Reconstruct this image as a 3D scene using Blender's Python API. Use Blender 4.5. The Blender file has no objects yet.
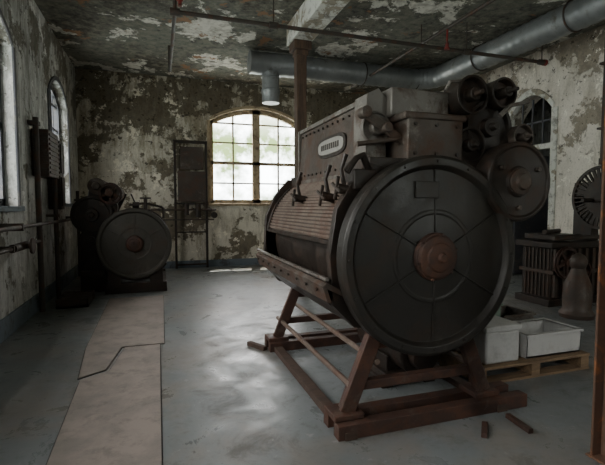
import bpy,bmesh,math,random
from mathutils import Vector,Matrix,Euler
random.seed(4)
SC=bpy.context.scene
COL=SC.collection
# ---------------------------------------------------------------- geometry helpers
class G:
    def __init__(s,name,loc):
        s.e=bpy.data.objects.new(name,None); s.e.location=loc; s.e.empty_display_size=.1
        COL.objects.link(s.e); s.loc=Vector(loc)
    def part(s,name,mat,bevel=0): return P(name,mat,s,bevel)
def frame(d):
    d=Vector(d).normalized()
    a=Vector((0,0,1)) if abs(d.z)<.9 else Vector((1,0,0))
    u=d.cross(a).normalized(); v=d.cross(u).normalized()
    return d,u,v
class P:
    def __init__(s,name,mat,g=None,bevel=0):
        s.name=name;s.mat=mat;s.g=g;s.bevel=bevel;s.bm=bmesh.new()
    def box(s,a,b,rot=None,piv=None):
        a=Vector(a);b=Vector(b);c=(a+b)/2;d=b-a
        M=Matrix.Translation(c)@Matrix.Diagonal((abs(d.x),abs(d.y),abs(d.z),1))
        if rot:
            pv=Vector(piv) if piv else c
            M=Matrix.Translation(pv)@Euler([math.radians(r) for r in rot]).to_matrix().to_4x4()@Matrix.Translation(-pv)@M
        bmesh.ops.create_cube(s.bm,size=1,matrix=M); return s
    def bar(s,p,q,w,h):
        p=Vector(p);q=Vector(q);d,u,v=frame(q-p)
        vs=[]
        for pt in (p,q):
            for a,b in((-1,-1),(1,-1),(1,1),(-1,1)):
                vs.append(s.bm.verts.new(pt+u*a*w/2+v*b*h/2))
        for f in((0,1,2,3),(7,6,5,4),(0,4,5,1),(1,5,6,2),(2,6,7,3),(3,7,4,0)):
            s.bm.faces.new([vs[i] for i in f])
        return s
    def lathe(s,o,axis,prof,n=48,a0=0,a1=360):
        o=Vector(o);d,u,v=frame(axis)
        full=abs(a1-a0)>=359.9
        m=n if full else n+1
        rings=[]
        for r,h in prof:
            ring=[]
            for i in range(m):
                t=math.radians(a0+(a1-a0)*i/n)
                ring.append(s.bm.verts.new(o+d*h+(u*math.cos(t)+v*math.sin(t))*max(r,1e-5)))
            rings.append(ring)
        for A,B in zip(rings,rings[1:]):
            for i in range(n):
                j=(i+1)%m
                try: s.bm.faces.new((A[i],A[j],B[j],B[i]))
                except ValueError: pass
        return s
    def cyl(s,p,q,r,n=28,r2=None):
        p=Vector(p);q=Vector(q);L=(q-p).length
        r2=r if r2 is None else r2
        return s.lathe(p,q-p,[(0,0),(r,0),(r2,L),(0,L)],n)
    def ring(s,c,axis,R,r,n=48,k=8):
        prof=[(R+r*math.cos(2*math.pi*i/k),r*math.sin(2*math.pi*i/k)) for i in range(k+1)]
        return s.lathe(c,axis,prof,n)
    def prism(s,pts,plane,d0,d1):
        def m(a,b,d):
            return {'xz':(a,d,b),'xy':(a,b,d),'yz':(d,a,b)}[plane]
        A=[s.bm.verts.new(m(a,b,d0)) for a,b in pts]
        B=[s.bm.verts.new(m(a,b,d1)) for a,b in pts]
        s.bm.faces.new(A); s.bm.faces.new(B[::-1])
        n=len(pts)
        for i in range(n): s.bm.faces.new((A[i],B[i],B[(i+1)%n],A[(i+1)%n]))
        return s
    def arc(s,cx,cz,r0,r1,a0,a1,y0,y1,n=24):
        pts=[]
        for i in range(n):
            t0=math.radians(a0+(a1-a0)*i/n);t1=math.radians(a0+(a1-a0)*(i+1)/n)
            q=[(cx+r0*math.cos(t0),cz+r0*math.sin(t0)),(cx+r1*math.cos(t0),cz+r1*math.sin(t0)),
               (cx+r1*math.cos(t1),cz+r1*math.sin(t1)),(cx+r0*math.cos(t1),cz+r0*math.sin(t1))]
            s.prism(q,'xz',y0,y1)
        return s
    def tube(s,pts,r,n=12,caps=True):
        pts=[Vector(p) for p in pts]
        rr=r if isinstance(r,(list,tuple)) else [r]*len(pts)
        rings=[];u=None
        for i,p in enumerate(pts):
            t=(pts[min(i+1,len(pts)-1)]-pts[max(i-1,0)]).normalized()
            if u is None: _,u,_=frame(t)
            u=(u-t*u.dot(t)).normalized(); v=t.cross(u)
            rings.append([s.bm.verts.new(p+(u*math.cos(2*math.pi*k/n)+v*math.sin(2*math.pi*k/n))*rr[i]) for k in range(n)])
        for A,B in zip(rings,rings[1:]):
            for i in range(n): s.bm.faces.new((A[i],A[(i+1)%n],B[(i+1)%n],B[i]))
        if caps: s.bm.faces.new(rings[0]); s.bm.faces.new(rings[-1][::-1])
        return s
    def done(s):
        bm=s.bm
        bmesh.ops.remove_doubles(bm,verts=bm.verts,dist=1e-5)
        bmesh.ops.recalc_face_normals(bm,faces=bm.faces)
        for f in bm.faces: f.smooth=True
        for e in bm.edges:
            if len(e.link_faces)!=2 or e.calc_face_angle(0)>math.radians(32): e.smooth=False
        me=bpy.data.meshes.new(s.name); bm.to_mesh(me); bm.free()
        me.materials.append(s.mat)
        o=bpy.data.objects.new(s.name,me); COL.objects.link(o)
        if s.bevel:
            b=o.modifiers.new('bev','BEVEL'); b.width=s.bevel; b.segments=2; b.limit_method='ANGLE'; b.angle_limit=math.radians(35)
        if s.g:
            o.parent=s.g.e; o.matrix_parent_inverse=Matrix.Translation(-s.g.loc)
        return o
def fillet(pts,rad,n=8):
    pts=[Vector(p) for p in pts]; out=[pts[0]]
    for i in range(1,len(pts)-1):
        a=(pts[i-1]-pts[i]).normalized(); b=(pts[i+1]-pts[i]).normalized()
        p0=pts[i]+a*rad; p2=pts[i]+b*rad
        for k in range(n+1):
            t=k/n; out.append(p0*(1-t)**2+pts[i]*2*t*(1-t)+p2*t*t)
    out.append(pts[-1]); return out
def resample(pts,step):
    out=[pts[0]];acc=0
    for a,b in zip(pts,pts[1:]):
        L=(b-a).length; d=step-acc
        while d<L:
            out.append(a+(b-a)*(d/L)); d+=step
        acc=(acc+L)%step
    out.append(pts[-1]); return out
# ---------------------------------------------------------------- materials
class N:
    def __init__(s,name):
        s.m=bpy.data.materials.new(name); s.m.use_nodes=True; s.t=s.m.node_tree
        s.b=s.t.nodes['Principled BSDF']; s.co=s.t.nodes.new('ShaderNodeTexCoord').outputs['Object']
        s.L=s.t.links.new
    def val(s,sock,v):
        if isinstance(v,bpy.types.NodeSocket): s.L(v,sock)
        else: sock.default_value=v
    def noise(s,sc,det=6,ro=.6,dist=0,scale3=None,off=0):
        n=s.t.nodes.new('ShaderNodeTexNoise'); n.inputs['Scale'].default_value=sc; n.inputs['Detail'].default_value=det
        n.inputs['Roughness'].default_value=ro; n.inputs['Distortion'].default_value=dist
        mp=s.t.nodes.new('ShaderNodeMapping'); s.L(s.co,mp.inputs[0]); mp.inputs['Location'].default_value=(off,off*.7,off*1.3)
        if scale3: mp.inputs['Scale'].default_value=scale3
        s.L(mp.outputs[0],n.inputs['Vector']); return n.outputs['Fac']
    def ramp(s,f,st):
        r=s.t.nodes.new('ShaderNodeValToRGB'); s.L(f,r.inputs[0]); e=r.color_ramp.elements
        while len(e)<len(st): e.new(.5)
        for x,(p,c) in zip(e,st):
            x.position=p; x.color=(c,c,c,1) if isinstance(c,(int,float)) else (*c,1)
        return r.outputs[0]
    def mix(s,f,a,b,mode='MIX'):
        m=s.t.nodes.new('ShaderNodeMix'); m.data_type='RGBA'; m.blend_type=mode
        s.val(m.inputs[0],f)
        for i,v in((6,a),(7,b)):
            if isinstance(v,tuple): m.inputs[i].default_value=(*v,1)
            else: s.L(v,m.inputs[i])
        return m.outputs[2]
    def math(s,op,a,b):
        m=s.t.nodes.new('ShaderNodeMath'); m.operation=op; m.use_clamp=True
        s.val(m.inputs[0],a); s.val(m.inputs[1],b); return m.outputs[0]
    def maprange(s,v,a,b,c,d):
        z=s.t.nodes.new('ShaderNodeMapRange'); s.L(v,z.inputs[0])
        for i,x in enumerate((a,b,c,d)): z.inputs[i+1].default_value=x
        return z.outputs[0]
    def sep(s,i):
        n=s.t.nodes.new('ShaderNodeSeparateXYZ'); s.L(s.co,n.inputs[0]); return n.outputs[i]
    def bump(s,h,st=.5,d=.02):
        n=s.t.nodes.new('ShaderNodeBump'); n.inputs['Strength'].default_value=st; n.inputs['Distance'].default_value=d
        s.L(h,n.inputs['Height']); s.L(n.outputs[0],s.b.inputs['Normal'])
    def out(s,col,rough=.8,metal=0.0):
        s.val(s.b.inputs['Base Color'],col if not isinstance(col,tuple) else (*col,1))
        s.val(s.b.inputs['Roughness'],rough); s.val(s.b.inputs['Metallic'],metal); return s.m
def wallmat(name,clean,stain,bare,thr=.54,up=(1.8,3.4,.10),off=0,st=(.50,.72)):
    n=N(name)
    big=n.noise(.8,4,.6,.2,off=off); mid=n.noise(1.35,15,.70,.15,off=off+3); sm=n.noise(6,12,.75,.1,off=off+7)
    fine=n.noise(30,6,.7,0,off=off+2); streak=n.noise(2.4,10,.72,.2,(3,3,.8),off+11)
    zz=n.maprange(n.sep(2),up[0],up[1],0,up[2])
    c=n.mix(n.ramp(big,[(.38,0),(.62,1)]),clean,tuple(x*.85 for x in clean))
    c=n.mix(n.ramp(n.math('ADD',streak,zz),[(st[0],0),(st[1],.85)]),c,stain)
    pk=n.ramp(n.math('ADD',mid,zz),[(thr,0),(thr+.02,1)])
    bb=n.mix(n.ramp(sm,[(.42,0),(.58,1)]),bare,tuple(x*1.9 for x in bare))
    c=n.mix(n.math('MULTIPLY',pk,.88),c,bb)
    c=n.mix(n.ramp(n.math('ADD',sm,n.math('MULTIPLY',zz,.6)),[(.60,0),(.63,.9)]),c,tuple(x*.55 for x in bare))
    pl=n.ramp(n.noise(2.6,14,.74,.1,off=off+20),[(.585,0),(.60,.95)])
    c=n.mix(pl,c,tuple(min(1,x*1.2) for x in clean))
    c=n.mix(n.ramp(fine,[(.52,0),(.7,.45)]),c,tuple(x*.5 for x in stain))
    n.bump(n.math('SUBTRACT',n.math('ADD',sm,.2),n.math('MULTIPLY',pk,.35)),.6,.025)
    return n.out(c,.9)
M={}
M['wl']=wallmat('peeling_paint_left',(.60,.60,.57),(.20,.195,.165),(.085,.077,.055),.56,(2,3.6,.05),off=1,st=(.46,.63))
M['wb']=wallmat('peeling_paint_back',(.68,.63,.52),(.23,.19,.12),(.075,.060,.037),.540,(1.4,3.6,.085),off=5,st=(.48,.66))
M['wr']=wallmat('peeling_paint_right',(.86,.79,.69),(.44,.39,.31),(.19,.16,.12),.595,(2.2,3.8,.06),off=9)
def ceilmat():
    n=N('peeling_ceiling')
    big=n.noise(.7,5,.6,.2); mid=n.noise(1.15,15,.70,.2,off=4); f=n.noise(8,10,.72,off=9); w=n.noise(1.5,12,.68,.2,off=15)
    c=n.mix(n.ramp(big,[(.38,0),(.62,1)]),(.135,.14,.115),(.065,.06,.045))
    c=n.mix(n.ramp(f,[(.46,0),(.62,.8)]),c,(.21,.20,.155))
    c=n.mix(n.ramp(f,[(.34,.95),(.44,0)]),c,(.025,.022,.017))
    pk=n.ramp(mid,[(.555,0),(.567,1)])
    c=n.mix(pk,c,n.mix(n.ramp(f,[(.4,0),(.55,1)]),(.36,.34,.29),(.66,.64,.57)))
    br=n.ramp(w,[(.615,0),(.63,1)])
    c=n.mix(br,c,(.24,.13,.065))
    n.bump(n.math('ADD',pk,f),.7,.02)
    return n.out(c,.9)
M['ceil']=ceilmat()
def floormat():
    n=N('worn_painted_concrete')
    big=n.noise(.45,4,.6,.3); mid=n.noise(1.1,10,.68,.3,off=4); f=n.noise(22,8,.7,off=9); sc=n.noise(2.6,12,.75,.5,off=2); sp=n.noise(9,10,.75,0,off=30)
    c=n.mix(n.ramp(big,[(.35,0),(.65,1)]),(.185,.205,.205),(.125,.137,.135))
    c=n.mix(n.ramp(mid,[(.48,0),(.62,.75)]),c,(.18,.163,.14))
    c=n.mix(n.ramp(sc,[(.55,0),(.68,.75)]),c,(.075,.068,.058))
    c=n.mix(n.ramp(sp,[(.60,0),(.66,.6)]),c,(.29,.29,.275))
    c=n.mix(n.ramp(f,[(.54,0),(.72,.4)]),c,(.09,.085,.075))
    n.bump(n.math('ADD',f,sc),.15,.008)
    return n.out(c,n.ramp(sc,[(.4,.27),(.62,.58)]))
M['floor']=floormat()
def rust(name,a,b,r,amt=(.5,.62),rough=.6,metal=.4,sc=6,off=0,dust=None):
    n=N(name)
    m=n.noise(sc,10,.72,.4,off=off); f=n.noise(sc*7,6,.7,off=off+3); g=n.noise(sc*.35,4,.6,off=off+8); d=n.noise(sc*.8,10,.75,.2,off=off+14)
    c=n.mix(n.ramp(g,[(.35,0),(.65,1)]),a,b)
    k=n.ramp(m,[(amt[0],0),(amt[1],1)])
    c=n.mix(k,c,r)
    if dust: c=n.mix(n.ramp(d,[(.56,0),(.66,.75)]),c,dust)
    c=n.mix(n.ramp(f,[(.55,0),(.7,.5)]),c,tuple(x*.45 for x in a))
    n.bump(n.math('ADD',f,n.math('MULTIPLY',m,.6)),.4,.004)
    rr=n.maprange(m,.35,.65,rough-.12,rough+.18)
    return n.out(c,rr,metal)
M['iron']=rust('dark_cast_iron',(.020,.015,.012),(.034,.026,.020),(.055,.030,.018),(.5,.66),.45,.3,dust=(.06,.046,.036))
M['disc']=rust('drum_end_iron',(.020,.018,.015),(.030,.027,.022),(.045,.029,.019),(.52,.7),.42,.25,3,dust=(.055,.048,.04))
M['brown']=rust('rusty_brown_steel',(.050,.038,.030),(.080,.063,.050),(.085,.047,.030),(.46,.62),.52,.3,dust=(.15,.13,.108))
M['slat']=rust('slat_brown',(.12,.088,.068),(.16,.12,.093),(.11,.06,.04),(.5,.66),.5,.2,dust=(.23,.19,.155))
M['base']=rust('red_rust_iron',(.042,.023,.017),(.062,.033,.024),(.10,.046,.028),(.46,.62),.6,.2,dust=(.11,.082,.064))
M['grey']=rust('worn_grey_steel',(.18,.165,.145),(.12,.107,.092),(.085,.058,.042),(.48,.6),.5,.3,dust=(.29,.27,.24))
M['plate']=rust('bright_worn_plate',(.34,.32,.29),(.24,.225,.20),(.13,.10,.07),(.56,.7),.5,.3)
M['galv']=rust('galvanised_duct',(.30,.31,.31),(.19,.20,.20),(.13,.12,.10),(.58,.7),.42,.5,3)
M['pipe']=rust('old_pipe',(.05,.042,.036),(.07,.058,.048),(.10,.052,.032),(.5,.62),.6,.3)
M['post']=rust('orange_rust_post',(.16,.085,.05),(.11,.065,.045),(.32,.13,.05),(.5,.6),.8,.1,5)
M['red']=rust('red_valve_paint',(.22,.02,.015),(.16,.02,.015),(.10,.03,.02),(.5,.6),.5,.1)
M['black']=N('black_interior').out((.008,.008,.008),.9)
def wood(name,a,b,ax=(1,1,10)):
    n=N(name); g=n.noise(3,6,.6,1.0,ax); f=n.noise(20,5,.7)
    c=n.mix(n.ramp(g,[(.35,0),(.65,1)]),a,b); c=n.mix(n.ramp(f,[(.5,0),(.75,.6)]),c,tuple(x*.4 for x in a)); n.bump(g,.4,.01)
    return n.out(c,.85)
M['wood']=wood('weathered_post_wood',(.12,.072,.045),(.055,.035,.025),(8,8,.6))
M['pallet']=wood('pallet_wood',(.27,.18,.10),(.15,.10,.06),(.8,8,8))
M['wdark']=wood('dark_timber',(.07,.042,.028),(.04,.026,.018),(.8,8,8))
def paint(name,a,b,ro=.6,lo=.5,hi=.6,sc=4,dirt=.0):
    n=N(name); m=n.noise(sc,10,.72,.3); f=n.noise(25,5,.6); c=n.mix(n.ramp(m,[(lo,0),(hi,1)]),a,b)
    if dirt: c=n.mix(n.ramp(n.noise(sc*2.2,10,.75,0,off=12),[(.52,0),(.62,dirt)]),c,tuple(x*.25 for x in b))
    n.bump(f,.2,.005)
    return n.out(c,ro)
M['frame']=paint('window_frame_paint',(.46,.36,.23),(.25,.17,.10),.7,dirt=.7)
M['frdark']=paint('dark_window_frame',(.07,.07,.08),(.12,.11,.10),.7)
M['beam']=paint('beam_paint',(.66,.65,.59),(.33,.29,.22),.8,.52,.54,2,dirt=.7)
M['sill']=paint('blue_grey_paint',(.13,.16,.185),(.07,.078,.08),.7)
M['slab']=paint('cover_plate_concrete',(.255,.215,.185),(.185,.16,.14),.75,.42,.62,3,dirt=.3)
M['white']=paint('dirty_white_plastic',(.52,.52,.50),(.40,.39,.37),.5,.55,.7,dirt=.18)
M['green']=paint('green_plastic',(.22,.30,.24),(.15,.20,.17),.5)
M['gap']=N('dark_gap').out((.03,.028,.025),.9)
# ---------------------------------------------------------------- room shell
XL,XR,YB,YF,ZC=-1.58,6.7,10.1,-3.0,4.25
TH=.38
def archz(s,o):
    a,b,z0,zs,zt=o; m=(a+b)/2; hw=(b-a)/2
    return zs+(zt-zs)*(1-((s-m)/hw)**2)
def wall(name,mat,plane,s0,s1,t0,t1,ops):
    p=P(name,mat); ops=sorted(ops); cur=s0
    for o in ops:
        a,b,z0,zs,zt=o
        p.prism([(cur,0),(a,0),(a,ZC),(cur,ZC)],plane,t0,t1)
        if z0>0.01: p.prism([(a,0),(b,0),(b,z0),(a,z0)],plane,t0,t1)
        n=14
        for i in range(n):
            u=a+(b-a)*i/n; v=a+(b-a)*(i+1)/n
            p.prism([(u,archz(u,o)),(v,archz(v,o)),(v,ZC),(u,ZC)],plane,t0,t1)
        cur=b
    p.prism([(cur,0),(s1,0),(s1,ZC),(cur,ZC)],plane,t0,t1)
    return p.done()
WB=[(1.15,3.36,1.47,3.36,3.68)]
WL=[(-1.6,.4,1.4,3.3,3.6),(1.4,3.4,1.4,3.3,3.6),(4.0,5.92,1.4,3.25,3.55),(7.66,9.08,1.45,3.2,3.5)]  # second opening, out of view, is added to light the machine's left side
WFILL=[(3.9,5.5,1.2,3.2,3.5)]  # unseen window opening added behind the camera for fill light
DR=[(5.93,6.97,0.0,3.15,3.5)]
wall('wall_back',M['wb'],'xz',XL-TH,XR+TH,YB,YB+TH,WB)
wall('wall_left',M['wl'],'yz',YF,YB,XL-TH,XL,WL)
wall('wall_front',M['wl'],'xz',XL-TH,XR+TH,YF-TH,YF,WFILL)
wall('wall_right',M['wr'],'yz',YF,YB,XR,XR+TH,DR)
P('floor',M['floor']).box((XL-TH,YF-TH,-.2),(XR+TH,YB+TH,0)).done()
P('ceiling',M['ceil']).box((XL-TH,YF-TH,ZC),(XR+TH,YB+TH,ZC+.2)).done()
P('baseboard_left',M['sill'],None,.004).box((XL,YF,0),(XL+.03,YB,.22)).done()
P('baseboard_back',M['sill'],None,.004).box((XL+.03,YB-.03,0),(XR,YB,.16)).done()
P('baseboard_right',M['sill'],None,.004).box((XR-.03,YF,0),(XR,5.85,.18)).box((XR-.03,7.05,0),(XR,YB-.03,.18)).done()
P('wall_hallway',M['wl']).box((XR+TH,5.2,0),(XR+2.4,5.3,3.9)).box((XR+TH,7.6,0),(XR+2.4,7.7,3.9)).box((XR+2.4,5.2,0),(XR+2.5,7.7,3.9)).box((XR+TH,5.2,3.9),(XR+2.5,7.7,4.0)).box((XR+TH,5.2,-.2),(XR+2.5,7.7,0)).done()

def window(name,plane,o,tin,tout,fm,cols=4,casing=True):
    a,b,z0,zs,zt=o
    if plane=='xz': loc=((a+b)/2,(tin+tout)/2,z0)
    else: loc=((tin+tout)/2,(a+b)/2,z0)
    g=G(name,loc)
    tm=tin+(tout-tin)*.45; d=.05
    f=g.part('frame',fm,.004); w=.085
    lo,hi=min(tm-d,tm+d),max(tm-d,tm+d)
    f.prism([(a,z0),(a+w,z0),(a+w,archz(a+w,o)),(a,archz(a,o))],plane,lo,hi)
    f.prism([(b-w,z0),(b,z0),(b,archz(b,o)),(b-w,archz(b-w,o))],plane,lo,hi)
    f.prism([(a,z0),(b,z0),(b,z0+w),(a,z0+w)],plane,lo,hi)
    n=16
    for i in range(n):
        u=a+(b-a)*i/n; v=a+(b-a)*(i+1)/n
        f.prism([(u,archz(u,o)-w*1.1),(v,archz(v,o)-w*1.1),(v,archz(v,o)),(u,archz(u,o))],plane,lo,hi)
    m=(a+b)/2
    f.prism([(m-.09,z0),(m+.09,z0),(m+.09,archz(m,o)),(m-.09,archz(m,o))],plane,lo,hi)
    zm=z0+(zs-z0)*.50
    f.prism([(a,zm-.035),(b,zm-.035),(b,zm+.035),(a,zm+.035)],plane,lo,hi)
    f.done()
    mu=g.part('muntins',fm)
    lo2,hi2=tm-.02,tm+.02
    for i in range(1,cols):
        s=a+(b-a)*i/cols
        if abs(s-m)<.05: continue
        mu.prism([(s-.02,z0),(s+.02,z0),(s+.02,archz(s,o)-.02),(s-.02,archz(s,o)-.02)],plane,lo2,hi2)
    for zz in (z0+(zm-z0)*.5, zm+(zs-zm)*.5, zs-.02):
        mu.prism([(a+.02,zz-.018),(b-.02,zz-.018),(b-.02,zz+.018),(a+.02,zz+.018)],plane,lo2,hi2)
    mu.done()
    sl=g.part('sill',M['sill'] if fm is M['frdark'] else fm,.006)
    tt=tin+(-.06 if tout>tin else .06)
    sl.prism([(a-.06,z0-.06),(b+.06,z0-.06),(b+.06,z0),(a-.06,z0)],plane,min(tt,tm),max(tt,tm))
    sl.done()
    if casing:
        c=g.part('casing',fm,.003); t2=tin+(-.02 if tout>tin else .02); cw=.07
        lo3,hi3=min(tin,t2),max(tin,t2)
        c.prism([(a-cw,z0),(a,z0),(a,zs),(a-cw,zs)],plane,lo3,hi3)
        c.prism([(b,z0),(b+cw,z0),(b+cw,zs),(b,zs)],plane,lo3,hi3)
        for i in range(n):
            u=a+(b-a)*i/n; v=a+(b-a)*(i+1)/n
            c.prism([(u,archz(u,o)),(v,archz(v,o)),(v,archz(v,o)+cw),(u,archz(u,o)+cw)],plane,lo3,hi3)
        c.done()
for i,o in enumerate(WL): window('window_%d'%(i+1),'yz',o,XL,XL-TH,M['frdark'],4)
window('window_5','xz',WB[0],YB,YB+TH,M['frame'],4)
for i,o in enumerate(WFILL): window('window_%d'%(i+6),'xz',o,YF,YF-TH,M['frdark'],4)
o=DR[0]; g=G('door_1',(XR,6.45,0)); f=g.part('frame',M['beam'],.004)
x0,x1=XR-.03,XR+.1
f.box((x0,5.85,0),(x1,5.97,3.15)).box((x0,6.93,0),(x1,7.05,3.15))
f.box((XR+.02,5.97,2.45),(x1,6.93,2.55))
for i in range(14):
    u=o[0]+(o[1]-o[0])*i/14; v=o[0]+(o[1]-o[0])*(i+1)/14
    f.prism([(u,archz(u,o)-.03),(v,archz(v,o)-.03),(v,archz(v,o)+.09),(u,archz(u,o)+.09)],'yz',x0,x1)
f.done()
m=g.part('transom_bars',M['frdark']); 
for yy in (6.21,6.45,6.69): m.box((XR+.04,yy-.012,2.55),(XR+.07,yy+.012,3.4))
m.box((XR+.04,5.97,2.95),(XR+.07,6.93,2.98)); m.done()
l=g.part('door_leaf',M['frdark'],.005); l.box((XR+.12,6.88,.02),(XR+1.0,6.93,2.43)); l.done()

# ---------------------------------------------------------------- structure
P('ceiling_beam',M['beam'],None,.01).box((1.98,YF,3.93),(2.30,6.72,ZC)).done()
g=G('wooden_post',(2.14,6.5,0)); p=g.part('shaft',M['wood'],.012); p.box((2.06,6.42,0),(2.22,6.58,3.75)); p.done()
p=g.part('capital',M['wood'],.01); p.box((2.0,6.36,3.80),(2.28,6.64,3.93)); p.box((2.04,6.4,3.72),(2.24,6.6,3.80)); p.done()
PX=2.265
g=G('rusty_steel_post',(PX+.07,1.62,0)); p=g.part('column',M['post'],.006)
p.box((PX,1.56,0),(PX+.135,1.575,ZC)).box((PX,1.685,0),(PX+.135,1.70,ZC)).box((PX+.06,1.575,0),(PX+.075,1.685,ZC)); p.done()
p=g.part('foot_plate',M['post'],.004); p.box((PX-.01,1.54,0),(PX+.15,1.72,.012)); p.done()
# ---------------------------------------------------------------- duct
g=G('ventilation_duct',(3.5,7.9,4.0)); R=.2
path=resample(fillet([(1.62,7.9,4.02),(5.45,7.9,4.02),(5.62,YF+.05,4.02)],.55,10),.05)
rr=[R*(1.05 if i%3==0 else 1) for i in range(len(path))]
p=g.part('duct_run',M['galv']); p.tube(path,rr,28); p.done()
p=g.part('drop_branch',M['galv']); 
p.lathe((2.02,7.9,3.86),(0,0,-1),[(.0,0),(.16,0),(.16,.08),(.175,.09),(.16,.1),(.16,.3),(.175,.31),(.175,.36),(.16,.4),(.16,.55),(0,.55)],28); p.done()
p=g.part('hanger_straps',M['pipe'])
for x in (2.6,3.9,5.1): p.ring((x,7.9,4.02),(1,0,0),R*1.06,.012,32,6)
for y in (6.4,4.6,2.8): p.ring((5.45+.17*(7.9-y)/10.9,y,4.02),(0,1,0),R*1.07,.012,32,6)
p.done()
g=G('ceiling_pipe',(3.2,5.7,3.8)); p=g.part('pipe_run',M['pipe']); p.cyl((.24,5.7,3.8),(6.15,5.7,3.8),.027,12); p.done()
p=g.part('fittings',M['pipe'])
for x in (.24,1.5,4.6,6.12): p.cyl((x-.06,5.7,3.8),(x+.06,5.7,3.8),.045,12)
p.tube(fillet([(.24,5.7,3.8),(.24,8.2,3.8),(.24,8.2,ZC)],.06,4),.025,10)
p.cyl((.24,5.7,3.8),(.24,5.7,ZC),.025,10)
for x in (1.5,4.6,6.12): p.cyl((x,5.7,3.8),(x,5.7,ZC),.008,8)
p.done()
p=g.part('red_valve',M['red']); p.lathe((.30,5.66,3.86),(0,0,1),[(0,0),(.025,0),(.025,.05),(.04,.06),(.04,.08),(0,.08)],16); p.lathe((6.16,5.7,3.8),(1,0,0),[(0,0),(.05,0),(.05,.05),(0,.05)],16); p.done()
g=G('ceiling_pipe',(3.98,5,3.95)); p=g.part('pipe_run',M['pipe']); p.cyl((3.98,YF,3.95),(3.98,8.6,3.95),.025,12)
for y in (1,3.5,6,8.5): p.cyl((3.98,y,3.95),(3.98,y,ZC),.01,8)
p.done()
p=g.part('sprinkler_drop',M['red']); p.cyl((3.98,5.35,3.95),(3.98,5.35,3.72),.014,10); p.lathe((3.98,5.35,3.74),(0,0,-1),[(0,0),(.025,0),(.025,.06),(.04,.07),(.04,.09),(0,.09)],16); p.done()
g=G('wall_conduit',(6.62,4.95,2.5)); p=g.part('conduit',M['pipe']); p.cyl((6.63,4.95,2.1),(6.63,4.95,4.0),.05,14).cyl((6.63,4.95,2.05),(6.63,4.95,2.15),.065,14)
for z in (2.6,3.6): p.box((6.56,4.87,z),(6.7,5.03,z+.03))
p.done()
# ---------------------------------------------------------------- floor plates
def plate(name,pts,z=.012):
    g=G(name,(pts[0][0],pts[0][1],0))
    c=(sum(p[0] for p in pts)/len(pts),sum(p[1] for p in pts)/len(pts))
    b=g.part('dark_joint',M['gap']); b.prism([(x+(.008 if x>c[0] else -.008),y+(.008 if y>c[1] else -.008)) for x,y in pts],'xy',0,.003); b.done()
    t=g.part('slab',M['slab']); t.prism(pts,'xy',.001,z); t.done()
plate('floor_cover_plate',[(-.56,.6),(-.01,.6),(-.01,4.50),(-.34,4.50),(-.42,3.9),(-.62,3.75)])
plate('floor_cover_plate',[(-.64,3.80),(-.45,3.94),(-.37,4.53),(.03,4.53),(.05,7.0),(-.72,7.0),(-.70,4.6)])

# ---------------------------------------------------------------- drum machine
def gear(p,c,R,w,teeth=28,axis=(0,1,0),spokes=True):
    d,u,v=frame(axis); c=Vector(c)
    p.lathe(c,axis,[(R*.82,0),(R*.95,0),(R*.95,w),(R*.82,w),(R*.82,0)],40)
    for i in range(teeth):
        t=2*math.pi*i/teeth; dr=u*math.cos(t)+v*math.sin(t)
        p.bar(c+dr*R*.93+d*w/2,c+dr*R*1.02+d*w/2,R*.1,w)
    p.lathe(c,axis,[(0,-w*.3),(R*.24,-w*.3),(R*.24,w*1.3),(0,w*1.3)],24)
    if spokes:
        for i in range(5):
            t=2*math.pi*i/5+.3; dr=u*math.cos(t)+v*math.sin(t)
            p.bar(c+dr*R*.2+d*w/2,c+dr*R*.85+d*w/2,R*.16,w*.5)
    else: p.lathe(c,axis,[(0,w*.3),(R*.85,w*.3),(R*.85,w*.7),(0,w*.7)],32)
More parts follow.
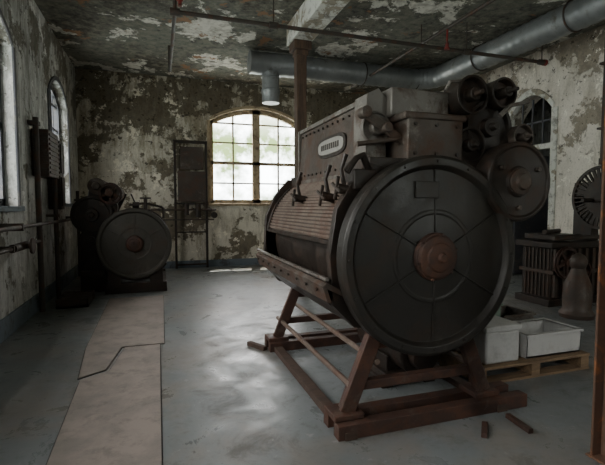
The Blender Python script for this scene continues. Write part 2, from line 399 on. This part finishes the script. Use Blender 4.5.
def drum_core(g,cx,y0,cz,R,L,dm):
    s=R/.62
    d=g.part('end_disc',dm,.003)
    d.lathe((cx,y0,cz),(0,1,0),[(.0,.015),(.10*s,.015),(.26*s,.022),(.265*s,.018),(.285*s,.018),(.29*s,.022),(.535*s,.035),(.545*s,.015),(.56*s,.0),(.60*s,-.0),(.62*s,.015),(.62*s,.10),(.0,.10)],96)
    for k in range(6):
        t=math.radians(30+60*k); c,sn=math.cos(t),math.sin(t)
        d.bar((cx+c*.15*s,y0+.020,cz+sn*.15*s),(cx+c*.535*s,y0+.034,cz+sn*.535*s),.022*s,.010*s)
    d.box((cx-.14*s,y0+.012,cz+.36*s),(cx+.02*s,y0+.03,cz+.46*s))
    d.done()
    b=g.part('rim_bolts',dm)
    for k in range(16):
        t=2*math.pi*k/16; b.cyl((cx+math.cos(t)*.582*s,y0-.010,cz+math.sin(t)*.582*s),(cx+math.cos(t)*.582*s,y0+.01,cz+math.sin(t)*.582*s),.009*s,6)
    b.done()
    h=g.part('hub',M['base'],.003)
    h.lathe((cx,y0,cz),(0,-1,0),[(.15*s,-.02),(.145*s,.008),(.135*s,.01),(.13*s,.028),(.108*s,.038),(.09*s,.038),(.085*s,.052),(.06*s,.06),(.03*s,.06),(.025*s,.08),(0,.08)],40)
    for k in range(6):
        t=2*math.pi*k/6+.3; h.cyl((cx+math.cos(t)*.14*s,y0-.02,cz+math.sin(t)*.14*s),(cx+math.cos(t)*.14*s,y0+.02,cz+math.sin(t)*.14*s),.011*s,6)
    h.done()
    c=g.part('inner_cylinder',M['iron'])
    c.lathe((cx,y0+.1,cz),(0,1,0),[(0,0),(R*.84,0),(R*.84,L-.15),(0,L-.15)],64)
    c.done()
    q=g.part('lower_casing',M['iron'],.002); q.arc(cx,cz,R*.90,R*.93,205,370,y0+.1,y0+L-.08,30); q.done()
    e=g.part('rear_end_frame',M['iron'],.004)
    e.lathe((cx,y0+L-.1,cz),(0,1,0),[(0,0),(R*1.0,0),(R*1.0,.08),(0,.08)],72); e.done()
    e=g.part('front_end_frame',M['iron'],.004)
    e.lathe((cx,y0+.1,cz),(0,1,0),[(0,0),(R*.97,0),(R*.97,.06),(0,.06)],72); e.done()
cx,y0,cz,R,L=1.605,2.22,1.09,.62,1.95
g=G('industrial_drum_machine',(cx,y0+L/2,0))
drum_core(g,cx,y0,cz,R,L,M['disc'])
p=g.part('slatted_cover',M['brown'])
p.arc(cx,cz,.585,.595,98,172,y0+.17,y0+L-.12,24); p.done()
p=g.part('cover_slats',M['slat'])
for i in range(27):
    t=math.radians(101+i*2.6); c,s_=math.cos(t),math.sin(t)
    p.bar((cx+c*.60,y0+.21,cz+s_*.60),(cx+c*.60,y0+L-.16,cz+s_*.60),.013,.016)
p.done()
p=g.part('cover_edge_bands',M['iron'],.002)
for yy in (y0+.16,y0+L-.16): p.arc(cx,cz,.595,.62,92,173,yy,yy+.045,20)
for t in (97,172):
    c,s_=math.cos(math.radians(t)),math.sin(math.radians(t)); p.bar((cx+c*.60,y0+.17,cz+s_*.60),(cx+c*.60,y0+L-.12,cz+s_*.60),.03,.03)
p.done()
p=g.part('right_cover',M['iron'],.002); p.arc(cx,cz,.565,.585,10,92,y0+.16,y0+L-.1,20)
for yy in (2.6,3.1,3.6): p.arc(cx,cz,.585,.60,10,92,yy,yy+.03,20)
p.done()
p=g.part('side_cheek',M['iron'],.004)
p.prism([(.985,.80),(1.12,.66),(1.5,.6),(1.5,1.6),(1.22,1.66),(1.10,1.55),(1.0,1.38),(.955,1.1)],'xz',y0+.13,y0+.19)
p.done()
p=g.part('rear_cheek',M['iron'],.004)
p.prism([(.97,.86),(1.12,.66),(1.5,.6),(1.5,1.6),(1.22,1.66),(1.08,1.5),(.99,1.3)],'xz',y0+L-.1,y0+L-.04)
p.done()
p=g.part('feed_ledge',M['brown'],.003)
p.prism([(.90,.93),(.93,.95),(1.10,.86),(1.10,.83)],'xz',y0+.10,y0+L-.02)
p.prism([(.90,.93),(.925,.93),(.96,.83),(.935,.83)],'xz',y0+.10,y0+L-.02)
p.done()
p=g.part('under_pan',M['iron'],.003)
p.prism([(.945,.83),(.965,.84),(1.2,.66),(1.18,.63)],'xz',y0+.19,y0+L-.1); p.done()
p=g.part('ledge_rail',M['grey'],.002); p.bar((.93,y0+.1,.97),(.93,y0+L,.97),.025,.018); p.done()
p=g.part('ledge_studs',M['iron'])
for i in range(9): 
    yy=y0+.2+i*.2; p.cyl((.905,yy,.90),(.892,yy,.895),.010,8)
p.done()
p=g.part('hopper',M['brown'],.006)
p.prism([(1.30,1.60),(1.33,2.10),(1.92,2.12),(1.95,1.60)],'xz',2.72,4.02); p.done()
p=g.part('hopper_flanges',M['grey'],.003)
p.box((1.31,2.70,2.09),(1.36,4.04,2.125)).box((1.29,2.71,1.61),(1.33,4.03,1.64)).box((1.30,2.69,1.60),(1.345,2.73,2.12)).box((1.30,3.99,1.60),(1.345,4.03,2.12))
p.done()
p=g.part('hopper_lid',M['brown'],.006); p.box((1.38,2.66,2.125),(1.92,3.98,2.15)); p.done()
def oval(a,b): return [(3.2+a*math.copysign(abs(math.cos(t))**.6,math.cos(t)),1.875+b*math.copysign(abs(math.sin(t))**.6,math.sin(t))) for t in [2*math.pi*i/28 for i in range(28)]]
p=g.part('maker_plate',M['plate'],.003); p.prism(oval(.26,.06),'yz',1.297,1.32); p.done()
p=g.part('plate_border',M['iron'],.002); p.prism(oval(.29,.085),'yz',1.303,1.318); p.done()
p=g.part('plate_lettering',M['iron'])
for i in range(9): p.box((1.293,3.02+i*.042,1.853),(1.30,3.04+i*.042,1.897))
p.done()
p=g.part('rivets',M['iron'])
for i in range(12):
    yy=2.78+i*.105
    p.cyl((1.325,yy,2.05),(1.312,yy,2.05),.009,8).cyl((1.31,yy,1.68),(1.295,yy,1.68),.009,8)
p.done()
p=g.part('gearbox_upper',M['grey'],.012); p.box((1.42,2.46,1.98),(1.86,2.72,2.16)); p.done()
p=g.part('gearbox_lower',M['brown'],.012); p.box((1.47,2.34,1.69),(1.88,2.72,1.96)).box((1.44,2.33,1.94),(1.90,2.6,1.985)); p.done()
p=g.part('gearbox_bolts',M['iron'])
for x in (1.52,1.675,1.83):
    for z in (1.73,1.91): p.cyl((x,2.345,z),(x,2.328,z),.012,6)
p.done()
p=g.part('top_saddle',M['iron'],.006); p.box((1.22,2.36,1.56),(2.1,2.74,1.70)).box((1.25,3.9,1.5),(2.05,4.1,1.68)).box((1.1,2.32,1.5),(1.25,2.42,1.62)); p.done()
p=g.part('bearing_housing',M['grey'],.004)
p.prism([(1.27,1.66),(1.42,1.66),(1.42,2.10),(1.36,2.16),(1.28,2.12),(1.27,2.0)],'xz',2.52,2.70)
p.lathe((1.335,2.52,1.90),(0,-1,0),[(.0,0),(.105,0),(.105,.03),(.095,.035),(.09,.02),(.05,.02),(.045,.06),(.0,.06)],36)
p.done()
p=g.part('linkage_arm',M['brown'],.003)
p.bar((1.22,2.44,1.98),(1.50,2.42,1.80),.03,.05).cyl((1.36,2.47,1.89),(1.36,2.38,1.89),.03,14).cyl((1.22,2.48,1.98),(1.22,2.40,1.98),.035,14).cyl((1.5,2.46,1.80),(1.5,2.38,1.80),.035,14)
p.cyl((1.16,2.42,1.78),(1.47,2.42,1.83),.016,12); p.done()
p=g.part('levers',M['iron'],.002)
for x,y,z in ((1.06,2.38,1.50),(1.08,3.3,1.46),(1.07,2.66,1.46)):
    p.tube([(x+.05,y,z-.05),(x,y,z+.02),(x-.02,y,z+.12),(x+.01,y,z+.21)],[.018,.014,.012,.016],10)
    p.cyl((x-.05,y,z+.01),(x+.10,y,z-.02),.03,14)
    for k in range(4):
        a=k*math.pi/2+.4; p.cyl((x-.05,y,z+.01),(x-.05,y+.07*math.cos(a),z+.01+.07*math.sin(a)),.011,8)
p.tube([(1.20,2.34,1.62),(1.14,2.3,1.70),(1.10,2.3,1.68),(1.04,2.3,1.60)],[.022,.022,.018,.022],10)
p.done()
p=g.part('drive_bracket',M['iron'],.006)
p.prism([(1.86,1.55),(2.2,1.30),(2.36,1.38),(2.42,1.85),(2.28,2.16),(2.05,2.24),(1.86,2.15)],'xz',2.52,2.60)
p.prism([(1.86,1.55),(2.2,1.30),(2.30,1.38),(2.36,1.85),(2.2,2.1),(1.95,2.15)],'xz',3.9,3.98)
p.done()
p=g.part('feed_rollers',M['iron'])
for x,z,r,a,b in ((1.99,2.10,.11,2.58,3.92),(2.20,2.07,.12,2.6,3.9),(2.12,1.86,.14,2.6,3.9),(2.3,1.75,.10,2.6,3.9),(2.17,1.58,.13,2.6,3.9)):
    p.lathe((x,a,z),(0,1,0),[(0,0),(r,0),(r,b-a),(0,b-a)],32)
p.done()
p=g.part('drive_pulleys',M['iron'],.003)
def pulley(p,x,y,z,r,w):
    p.lathe((x,y,z),(0,-1,0),[(0,-.02),(r,-.02),(r*1.02,0),(r*.97,w*.3),(r*.97,w*.7),(r*1.02,w),(r*.88,w),(r*.84,w*.7),(r*.35,w*.7),(r*.33,w*1.2),(r*.15,w*1.2),(r*.12,w*1.6),(0,w*1.6)],40)
pulley(p,1.97,2.50,2.13,.125,.14); pulley(p,2.19,2.50,2.15,.10,.18); pulley(p,2.13,2.48,1.93,.18,.10); pulley(p,1.96,2.46,1.80,.12,.10)
p.done()
p=g.part('handwheel',M['brown'],.003); pulley(p,2.36,2.44,1.87,.085,.12); p.done()
p=g.part('gears',M['base']); gear(p,(2.33,2.42,1.66),.13,.035,24); gear(p,(1.93,2.40,1.66),.10,.035,20,spokes=False); p.done()
p=g.part('shift_lever',M['grey']); p.tube([(2.17,2.34,2.0),(2.24,2.33,2.07),(2.33,2.32,2.09),(2.38,2.32,2.11)],[.018,.014,.014,.02],10)
p.tube([(1.78,2.4,2.15),(1.80,2.38,2.20),(1.88,2.38,2.21)],.012,8); p.done()
p=g.part('gear_guard_disc',M['iron'],.004)
p.lathe((2.24,2.24,1.56),(0,-1,0),[(0,-.14),(.255,-.14),(.262,0),(.255,.02),(.235,.025),(.225,.01),(.10,.0),(.095,.02),(0,.02)],64)
p.done()
p=g.part('guard_hub',M['brown'],.003)
p.lathe((2.24,2.22,1.56),(0,-1,0),[(.09,-.02),(.085,.01),(.055,.02),(.05,.04),(0,.04)],30)
for k in range(3):
    t=2*math.pi*k/3+.5; p.cyl((2.24+.17*math.cos(t),2.21,1.56+.17*math.sin(t)),(2.24+.17*math.cos(t),2.25,1.56+.17*math.sin(t)),.016,10)
p.done()
p=g.part('belt',M['black']); 
for s_ in (-1,1): p.bar((2.24+s_*.12,2.47,1.60),(2.13+s_*.165,2.47,1.90),.012,.06)
p.done()
p=g.part('leg_frames',M['base'],.006)
for yy in (y0+.20,y0+L-.12):
    for sgn in (-1,1):
        xt,xb=cx+sgn*.30,cx+sgn*.52
        p.bar((xt,yy,.66),(xb,yy,.12),.09,.05)
        p.bar((xt,yy-.04,.66),(xb,yy-.04,.12),.035,.10)
        p.box((xb-.10,yy-.09,.09),(xb+.10,yy+.09,.125))
    p.box((cx-.46,yy-.03,.24),(cx+.46,yy+.03,.30))
    p.box((cx-.36,yy-.04,.50),(cx+.36,yy+.04,.60))
    p.arc(cx,cz,.52,.60,222,318,yy-.04,yy+.04,16)
p.done()
p=g.part('base_beams',M['base'],.004)
for yy in (y0+.10,y0+.27,y0+L-.20,y0+L-.04):
    p.box((.99,yy-.04,0),(2.42,yy+.04,.09))
p.done()
p=g.part('base_stringers',M['wdark'],.003)
p.box((1.03,y0+.05,.0),(1.11,y0+L,.05)).box((2.16,y0+.05,.0),(2.24,y0+L,.05)); p.done()
p=g.part('tie_rods',M['slat'])
p.cyl((1.13,y0+.15,.27),(1.13,y0+L,.27),.02,10).cyl((2.11,y0+.15,.27),(2.11,y0+L,.27),.02,10)
p.cyl((1.29,y0+.15,.42),(1.29,y0+L-.1,.42),.02,10)
p.done()
p=g.part('underslung_motor',M['iron'],.006)  # stands for the dark mass there; also added to block light between legs
p.box((1.62,2.85,.05),(2.06,3.35,.12)).cyl((1.84,2.72,.30),(1.84,3.45,.30),.17,28).cyl((1.84,2.64,.30),(1.84,2.72,.30),.11,24)
p.box((1.66,2.9,.1),(2.02,3.3,.24)).box((1.60,2.86,.0),(1.70,3.34,.07)).box((1.98,2.86,.0),(2.08,3.34,.07)); p.done()
def loose(name,p0,p1,w,h,mat):
    q=P(name,mat,None,.003); q.bar(p0,p1,w,h); return q.done()
loose('loose_timber',(1.95,2.16,.016),(1.84,2.04,.016),.035,.03,M['base'])
loose('loose_timber',(2.17,2.20,.016),(2.15,1.99,.016),.035,.03,M['base'])
loose('loose_timber',(.84,4.22,.02),(.96,4.0,.02),.05,.04,M['wdark'])

# second machine at rear left
M['disc2']=rust('drum_end_iron_dusty',(.05,.047,.039),(.07,.065,.054),(.07,.048,.034),(.52,.7),.45,.3,3,dust=(.10,.09,.075))  # paler copy of the drum iron; brighter light is put into its colour
cx,y0,cz,R,L=-.37,7.35,.80,.57,1.7
g=G('industrial_drum_machine',(cx,y0+L/2,0))
drum_core(g,cx,y0,cz,R,L,M['disc2'])
p=g.part('top_cover',M['iron'],.002); p.arc(cx,cz,.52,.54,10,200,y0+.16,y0+L-.1,30); p.done()
p=g.part('plinth',M['iron'],.006)
for yy in (y0+.05,y0+L-.15): p.box((cx-.45,yy,0),(cx+.48,yy+.12,.16)).arc(cx,cz,.48,.60,215,325,yy,yy+.1,14).box((cx-.42,yy,.14),(cx-.22,yy+.1,.40)).box((cx+.22,yy,.14),(cx+.42,yy+.1,.40))
p.box((cx-.45,y0+.05,0),(cx-.35,y0+L,.12)).box((cx+.38,y0+.05,0),(cx+.48,y0+L,.12)); p.done()
p=g.part('side_frame',M['iron'],.006)
for yy in (y0+.34,y0+1.3):
    p.prism([(-1.22,0),(-.85,0),(-.82,.6),(-.7,1.3),(-.55,1.62),(-.8,1.75),(-1.05,1.72),(-1.12,1.3),(-1.2,.9)],'xz',yy,yy+.08)
p.done()
p=g.part('drive_pulleys',M['iron'],.003); pulley(p,-1.0,y0+.22,1.26,.30,.08); pulley(p,-1.02,y0+.25,.86,.18,.08); pulley(p,-.75,y0+.28,1.38,.13,.08); p.done()
p=g.part('rollers',M['brown'])
for x,z,r in ((-.74,1.62,.15),(-.93,1.72,.13),(-.84,1.45,.12)):
    p.lathe((x,y0+.2,z),(0,1,0),[(0,-.05),(r*.4,-.05),(r*.5,0),(r,0),(r,1.25),(0,1.25)],30)
p.done()
p=g.part('gears',M['base']); gear(p,(-.72,y0+.10,1.6),.17,.05,26); p.done()
p=g.part('top_valve',M['iron'],.002)
p.cyl((-.2,y0+.25,1.3),(-.2,y0+.25,1.52),.03,12).tube(fillet([(-.45,y0+.25,1.42),(-.2,y0+.25,1.45),(.08,y0+.25,1.38),(.08,y0+.25,1.2)],.05,4),.02,10)
p.lathe((-.2,y0+.25,1.52),(0,0,1),[(0,0),(.09,.0),(.09,.025),(0,.025)],20)
p.lathe((-.36,y0+.25,1.42),(1,0,0),[(0,-.04),(.05,-.04),(.05,.06),(0,.06)],16)
p.cyl((-.3,y0+.25,1.3),(-.42,y0+.25,1.60),.012,8); p.done()
p=g.part('side_step',M['iron'],.004); p.box((-1.2,y0+.2,.28),(-.86,y0+1.4,.36)); p.done()

# ---------------------------------------------------------------- pallet + boxes
g=G('wooden_pallet',(2.95,3.1,0)); p=g.part('boards',M['pallet'],.003)
for i in range(6): 
    yy=2.66+i*.15; p.box((2.32,yy,.115),(3.5,yy+.11,.138))
for xx in (2.32,2.86,3.40): p.box((xx,2.66,.022),(xx+.09,3.52,.115))
for yy in (2.66,3.03,3.41): p.box((2.32,yy,0),(3.5,yy+.11,.022))
p.done()
ZP=.1405
g=G('white_foam_box',(2.6,2.9,ZP)); p=g.part('body',M['white'],.02); p.box((2.43,2.70,ZP),(2.77,3.12,.40)); p.done()
p=g.part('lid',M['white'],.012); p.box((2.42,2.69,.40),(2.78,3.13,.45)); p.done()
def opentray(name,a,b,t,mat):
    g=G(name,((a[0]+b[0])/2,(a[1]+b[1])/2,a[2])); p=g.part('shell',mat,.006)
    p.box(a,(b[0],b[1],a[2]+t)).box((a[0],a[1],a[2]),(a[0]+t,b[1],b[2])).box((b[0]-t,a[1],a[2]),b).box(a,(b[0],a[1]+t,b[2])).box((a[0],b[1]-t,a[2]),b)
    p.done(); q=g.part('rim',mat,.004); e=.015
    q.box((a[0]-e,a[1]-e,b[2]-.02),(b[0]+e,a[1]+t,b[2])).box((a[0]-e,b[1]-t,b[2]-.02),(b[0]+e,b[1]+e,b[2])).box((a[0]-e,a[1]-e,b[2]-.02),(a[0]+t,b[1]+e,b[2])).box((b[0]-t,a[1]-e,b[2]-.02),(b[0]+e,b[1]+e,b[2])); q.done()
opentray('plastic_basin',(2.86,2.72,ZP),(3.46,3.10,.34),.02,M['white'])
opentray('green_crate',(2.5,3.16,ZP),(3.0,3.5,.50),.02,M['green'])
opentray('plastic_tray',(3.04,3.16,ZP),(3.4,3.5,.38),.015,M['grey'])

# ---------------------------------------------------------------- machine at right wall
g=G('gear_press_machine',(5.6,4.75,0))
p=g.part('base_casting',M['iron'],.008)
p.box((5.1,4.5,0),(6.15,5.1,.10)).box((5.18,4.55,.10),(6.08,5.05,.82)).box((5.1,4.48,.82),(6.18,5.12,.90)).box((5.15,4.52,.93),(5.7,5.0,1.0)); p.done()
p=g.part('front_ribs',M['brown'],.004)
for i in range(7): p.box((5.2+i*.14,4.50,.12),(5.25+i*.14,4.56,.80)).box((5.165,4.58+i*.065,.12),(5.185,4.60+i*.065,.80))
p.box((5.15,4.49,.45),(6.1,4.54,.50)).box((5.15,4.49,.45),(5.19,5.08,.50)); p.done()
p=g.part('gears',M['base']); gear(p,(5.32,4.40,.62),.22,.06,30); gear(p,(5.62,4.40,.50),.14,.06,22); p.done()
p=g.part('upright',M['iron'],.006); p.box((5.98,4.6,.9),(6.12,4.9,1.75)).cyl((5.55,4.42,1.48),(6.1,4.42,1.48),.03,14).box((5.98,4.38,1.40),(6.12,4.9,1.56)); p.done()
p=g.part('table_pipes',M['pipe']); p.cyl((5.1,4.46,.96),(5.95,4.46,.96),.03,12).cyl((5.2,4.7,1.03),(5.7,4.9,1.03),.035,12); p.done()
p=g.part('slotted_wheel',M['iron'],.002)
wc=Vector((5.76,4.30,1.52)); 
p.lathe(wc,(1,0,0),[(.40,-.02),(.44,-.02),(.44,.02),(.40,.02),(.40,-.02)],64)
p.lathe(wc,(1,0,0),[(.0,-.02),(.25,-.02),(.25,.02),(.0,.02)],48)
p.lathe(wc,(1,0,0),[(0,-.07),(.06,-.07),(.06,.07),(0,.07)],24)
for i in range(36):
    t=2*math.pi*i/36; dr=Vector((0,math.cos(t),math.sin(t))); p.bar(wc+dr*.24,wc+dr*.41,.045,.02)
p.cyl(wc,(5.76,4.42,1.50),.03,12)
p.done()
PXX=5.0
g=G('cast_iron_pedestal',(PXX,4.0,0)); p=g.part('body',M['brown'],.0)
p.lathe((PXX,4.0,0),(0,0,1),[(0,0),(.19,0),(.20,.05),(.175,.09),(.16,.12),(.165,.25),(.15,.42),(.10,.55),(.075,.62),(.095,.66),(.10,.72),(.07,.78),(.04,.80),(0,.82)],36)
for k in range(6):
    t=2*math.pi*k/6; p.cyl((PXX+.14*math.cos(t),4+.14*math.sin(t),.12),(PXX+.12*math.cos(t),4+.12*math.sin(t),.46),.02,8)
p.done()

# ---------------------------------------------------------------- left wall equipment
E=XL+.012
g=G('electrical_box',(E,6.85,2.1)); p=g.part('cabinet',M['brown'],.006); p.box((E,6.55,1.80),(E+.20,7.15,2.42)); p.done()
p=g.part('louvres',M['brown'],.002)
for i in range(9): p.box((E+.20,6.58,1.84+i*.063),(E+.215,7.12,1.87+i*.063))
for i in range(9): p.box((E+.02,6.54,1.84+i*.063),(E+.19,6.555,1.87+i*.063))
p.done()
g=G('conduit_riser',(E+.06,6.48,0)); p=g.part('pipe',M['pipe']); p.cyl((E+.08,6.46,0),(E+.08,6.46,2.55),.035,12).box((E,6.40,2.45),(E+.12,6.52,2.5)); p.done()
g=G('conduit_riser',(E+.12,7.25,0)); p=g.part('pipe',M['pipe']); p.cyl((E+.12,7.25,0),(E+.12,7.25,1.95),.03,12).box((E,7.2,1.24),(E+.15,7.3,1.28)); p.done()
g=G('fuse_box',(E,7.5,1.8)); p=g.part('cabinet',M['iron'],.006); p.box((E,7.38,1.35),(E+.17,7.62,2.38)).box((E+.17,7.40,1.9),(E+.19,7.60,2.34)).box((E+.17,7.40,1.4),(E+.19,7.60,1.84)); p.done()
p=g.part('conduit',M['pipe']); p.cyl((E+.06,7.5,.24),(E+.06,7.5,1.35),.024,10); p.done()
g=G('steam_pipe',(XL+.1,5.0,1.0)); p=g.part('lower_run',M['pipe'])
p.cyl((E+.10,3,.95),(E+.10,6.35,.95),.022,10)
for y in (3.5,5.2): p.box((E,y,.92),(E+.13,y+.03,.98))
p.done()
p=g.part('valve',M['brown']); p.cyl((E+.10,5.25,.95),(E+.10,5.75,.95),.045,14).lathe((E+.10,5.6,.95),(1,0,0),[(0,0),(.03,0),(.03,.09),(.09,.09),(.09,.115),(0,.115)],20); p.done()
g=G('steam_pipe',(XL+.1,5.5,1.2)); p=g.part('upper_run',M['pipe'])
p.cyl((E+.19,3,1.18),(E+.19,9.9,1.18),.022,10)
for y in (3.5,5.2,8.6): p.box((E,y,1.14),(E+.22,y+.03,1.22))
p.done()
g=G('conduit_riser',(XL+.06,9.4,1)); p=g.part('pipe',M['pipe']); p.cyl((E+.06,9.5,0),(E+.06,9.5,1.7),.03,10).box((E,9.46,1.5),(E+.09,9.54,1.54)); p.done()
g=G('metal_floor_tray',(-1.15,6.9,0)); p=g.part('pan',M['brown'],.004); p.box((-1.35,6.55,0),(-.95,7.2,.03)).box((-1.35,6.55,0),(-1.33,7.2,.12)).box((-.97,6.55,0),(-.95,7.2,.12)).box((-1.35,6.55,0),(-.95,6.57,.12)).box((-1.35,7.18,0),(-.95,7.2,.12)).box((-1.33,6.57,.08),(-.97,7.18,.1)); p.done()
# ---------------------------------------------------------------- back wall rack
g=G('panel_rack',(.73,10,0)); p=g.part('uprights',M['iron'],.003)
p.box((.34,9.98,.0),(.39,10.03,2.86)).box((1.02,9.98,0),(1.07,10.03,2.86)).box((.34,9.98,2.80),(1.07,10.03,2.86)).box((.34,10.0,.06),(1.07,10.03,.10)).box((.36,10.0,1.44),(1.07,10.06,1.48))
p.box((.34,9.99,.8),(1.07,10.02,.83)); p.done()
p=g.part('panels',M['brown'],.006); p.box((.42,9.95,1.50),(1.02,10.01,2.18)).box((.48,9.96,2.22),(.98,10.01,2.72)); p.done()
p=g.part('handles',M['iron']); p.cyl((.6,9.95,1.2),(.6,9.95,1.44),.05,14).cyl((.85,9.93,1.15),(.85,9.93,1.44),.06,14); p.done()
p=g.part('pipe',M['pipe']); p.cyl((-.2,9.92,1.32),(1.25,9.92,1.32),.02,10).cyl((-.2,9.92,1.1),(1.2,9.92,1.1),.015,10)
for x in (0,1.12): p.box((x,9.90,1.29),(x+.03,YB-.01,1.35))
p.done()
p=g.part('gauge',M['iron']); p.lathe((1.2,9.9,1.2),(0,-1,0),[(0,-.03),(.07,-.03),(.07,.04),(0,.04)],20); p.done()

# ---------------------------------------------------------------- light
w=bpy.data.worlds.new('World'); SC.world=w; w.use_nodes=True; t=w.node_tree; L_=t.links.new
bg=t.nodes['Background']; tc=t.nodes.new('ShaderNodeTexCoord'); nz=t.nodes.new('ShaderNodeTexNoise'); nz.inputs['Scale'].default_value=14; nz.inputs['Detail'].default_value=8; nz.inputs['Roughness'].default_value=.65
L_(tc.outputs['Generated'],nz.inputs['Vector'])
rp=t.nodes.new('ShaderNodeValToRGB'); L_(nz.outputs['Fac'],rp.inputs[0]); e=rp.color_ramp.elements
e[0].position=.40; e[0].color=(.09,.125,.05,1); e[1].position=.60; e[1].color=(.92,.98,1.0,1)
sx=t.nodes.new('ShaderNodeSeparateXYZ'); L_(tc.outputs['Generated'],sx.inputs[0])
mr=t.nodes.new('ShaderNodeMapRange'); L_(sx.outputs[2],mr.inputs[0]); mr.inputs[1].default_value=.15; mr.inputs[2].default_value=.4
mx=t.nodes.new('ShaderNodeMix'); mx.data_type='RGBA'; L_(mr.outputs[0],mx.inputs[0]); L_(rp.outputs[0],mx.inputs[6]); mx.inputs[7].default_value=(1.0,.98,.97,1)
L_(mx.outputs[2],bg.inputs[0]); bg.inputs[1].default_value=14.5
def portal(name,loc,rot,sx,sy):
    l=bpy.data.lights.new(name,'AREA'); l.shape='RECTANGLE'; l.size=sx; l.size_y=sy; l.cycles.is_portal=True
    o=bpy.data.objects.new(name,l); o.location=loc; o.rotation_euler=rot; COL.objects.link(o)
h=math.pi/2
for a,b,z0,zs,zt in WL: portal('window_light',(XL-TH-.02,(a+b)/2,(z0+zt)/2),(0,-h,0),zt-z0,b-a)
for a,b,z0,zs,zt in WB: portal('window_light',((a+b)/2,YB+TH+.02,(z0+zt)/2),(-h,0,0),b-a,zt-z0)
for a,b,z0,zs,zt in WFILL: portal('window_light',((a+b)/2,YF-TH-.02,(z0+zt)/2),(h,0,0),b-a,zt-z0)
s=bpy.data.lights.new('sun','SUN'); s.energy=24; s.angle=.01; s.color=(1,.94,.82)
o=bpy.data.objects.new('sun',s); o.rotation_euler=Vector((.08,.34,1)).to_track_quat('Z','Y').to_euler(); o.location=(2,20,20); COL.objects.link(o)
# ---------------------------------------------------------------- camera
c=bpy.data.cameras.new('camera'); c.lens=25.6; c.sensor_width=36; c.clip_start=.05
o=bpy.data.objects.new('camera',c); o.location=(0,0,1.4); o.rotation_euler=(math.radians(90-3.5),0,math.radians(-18.5)); COL.objects.link(o); SC.camera=o
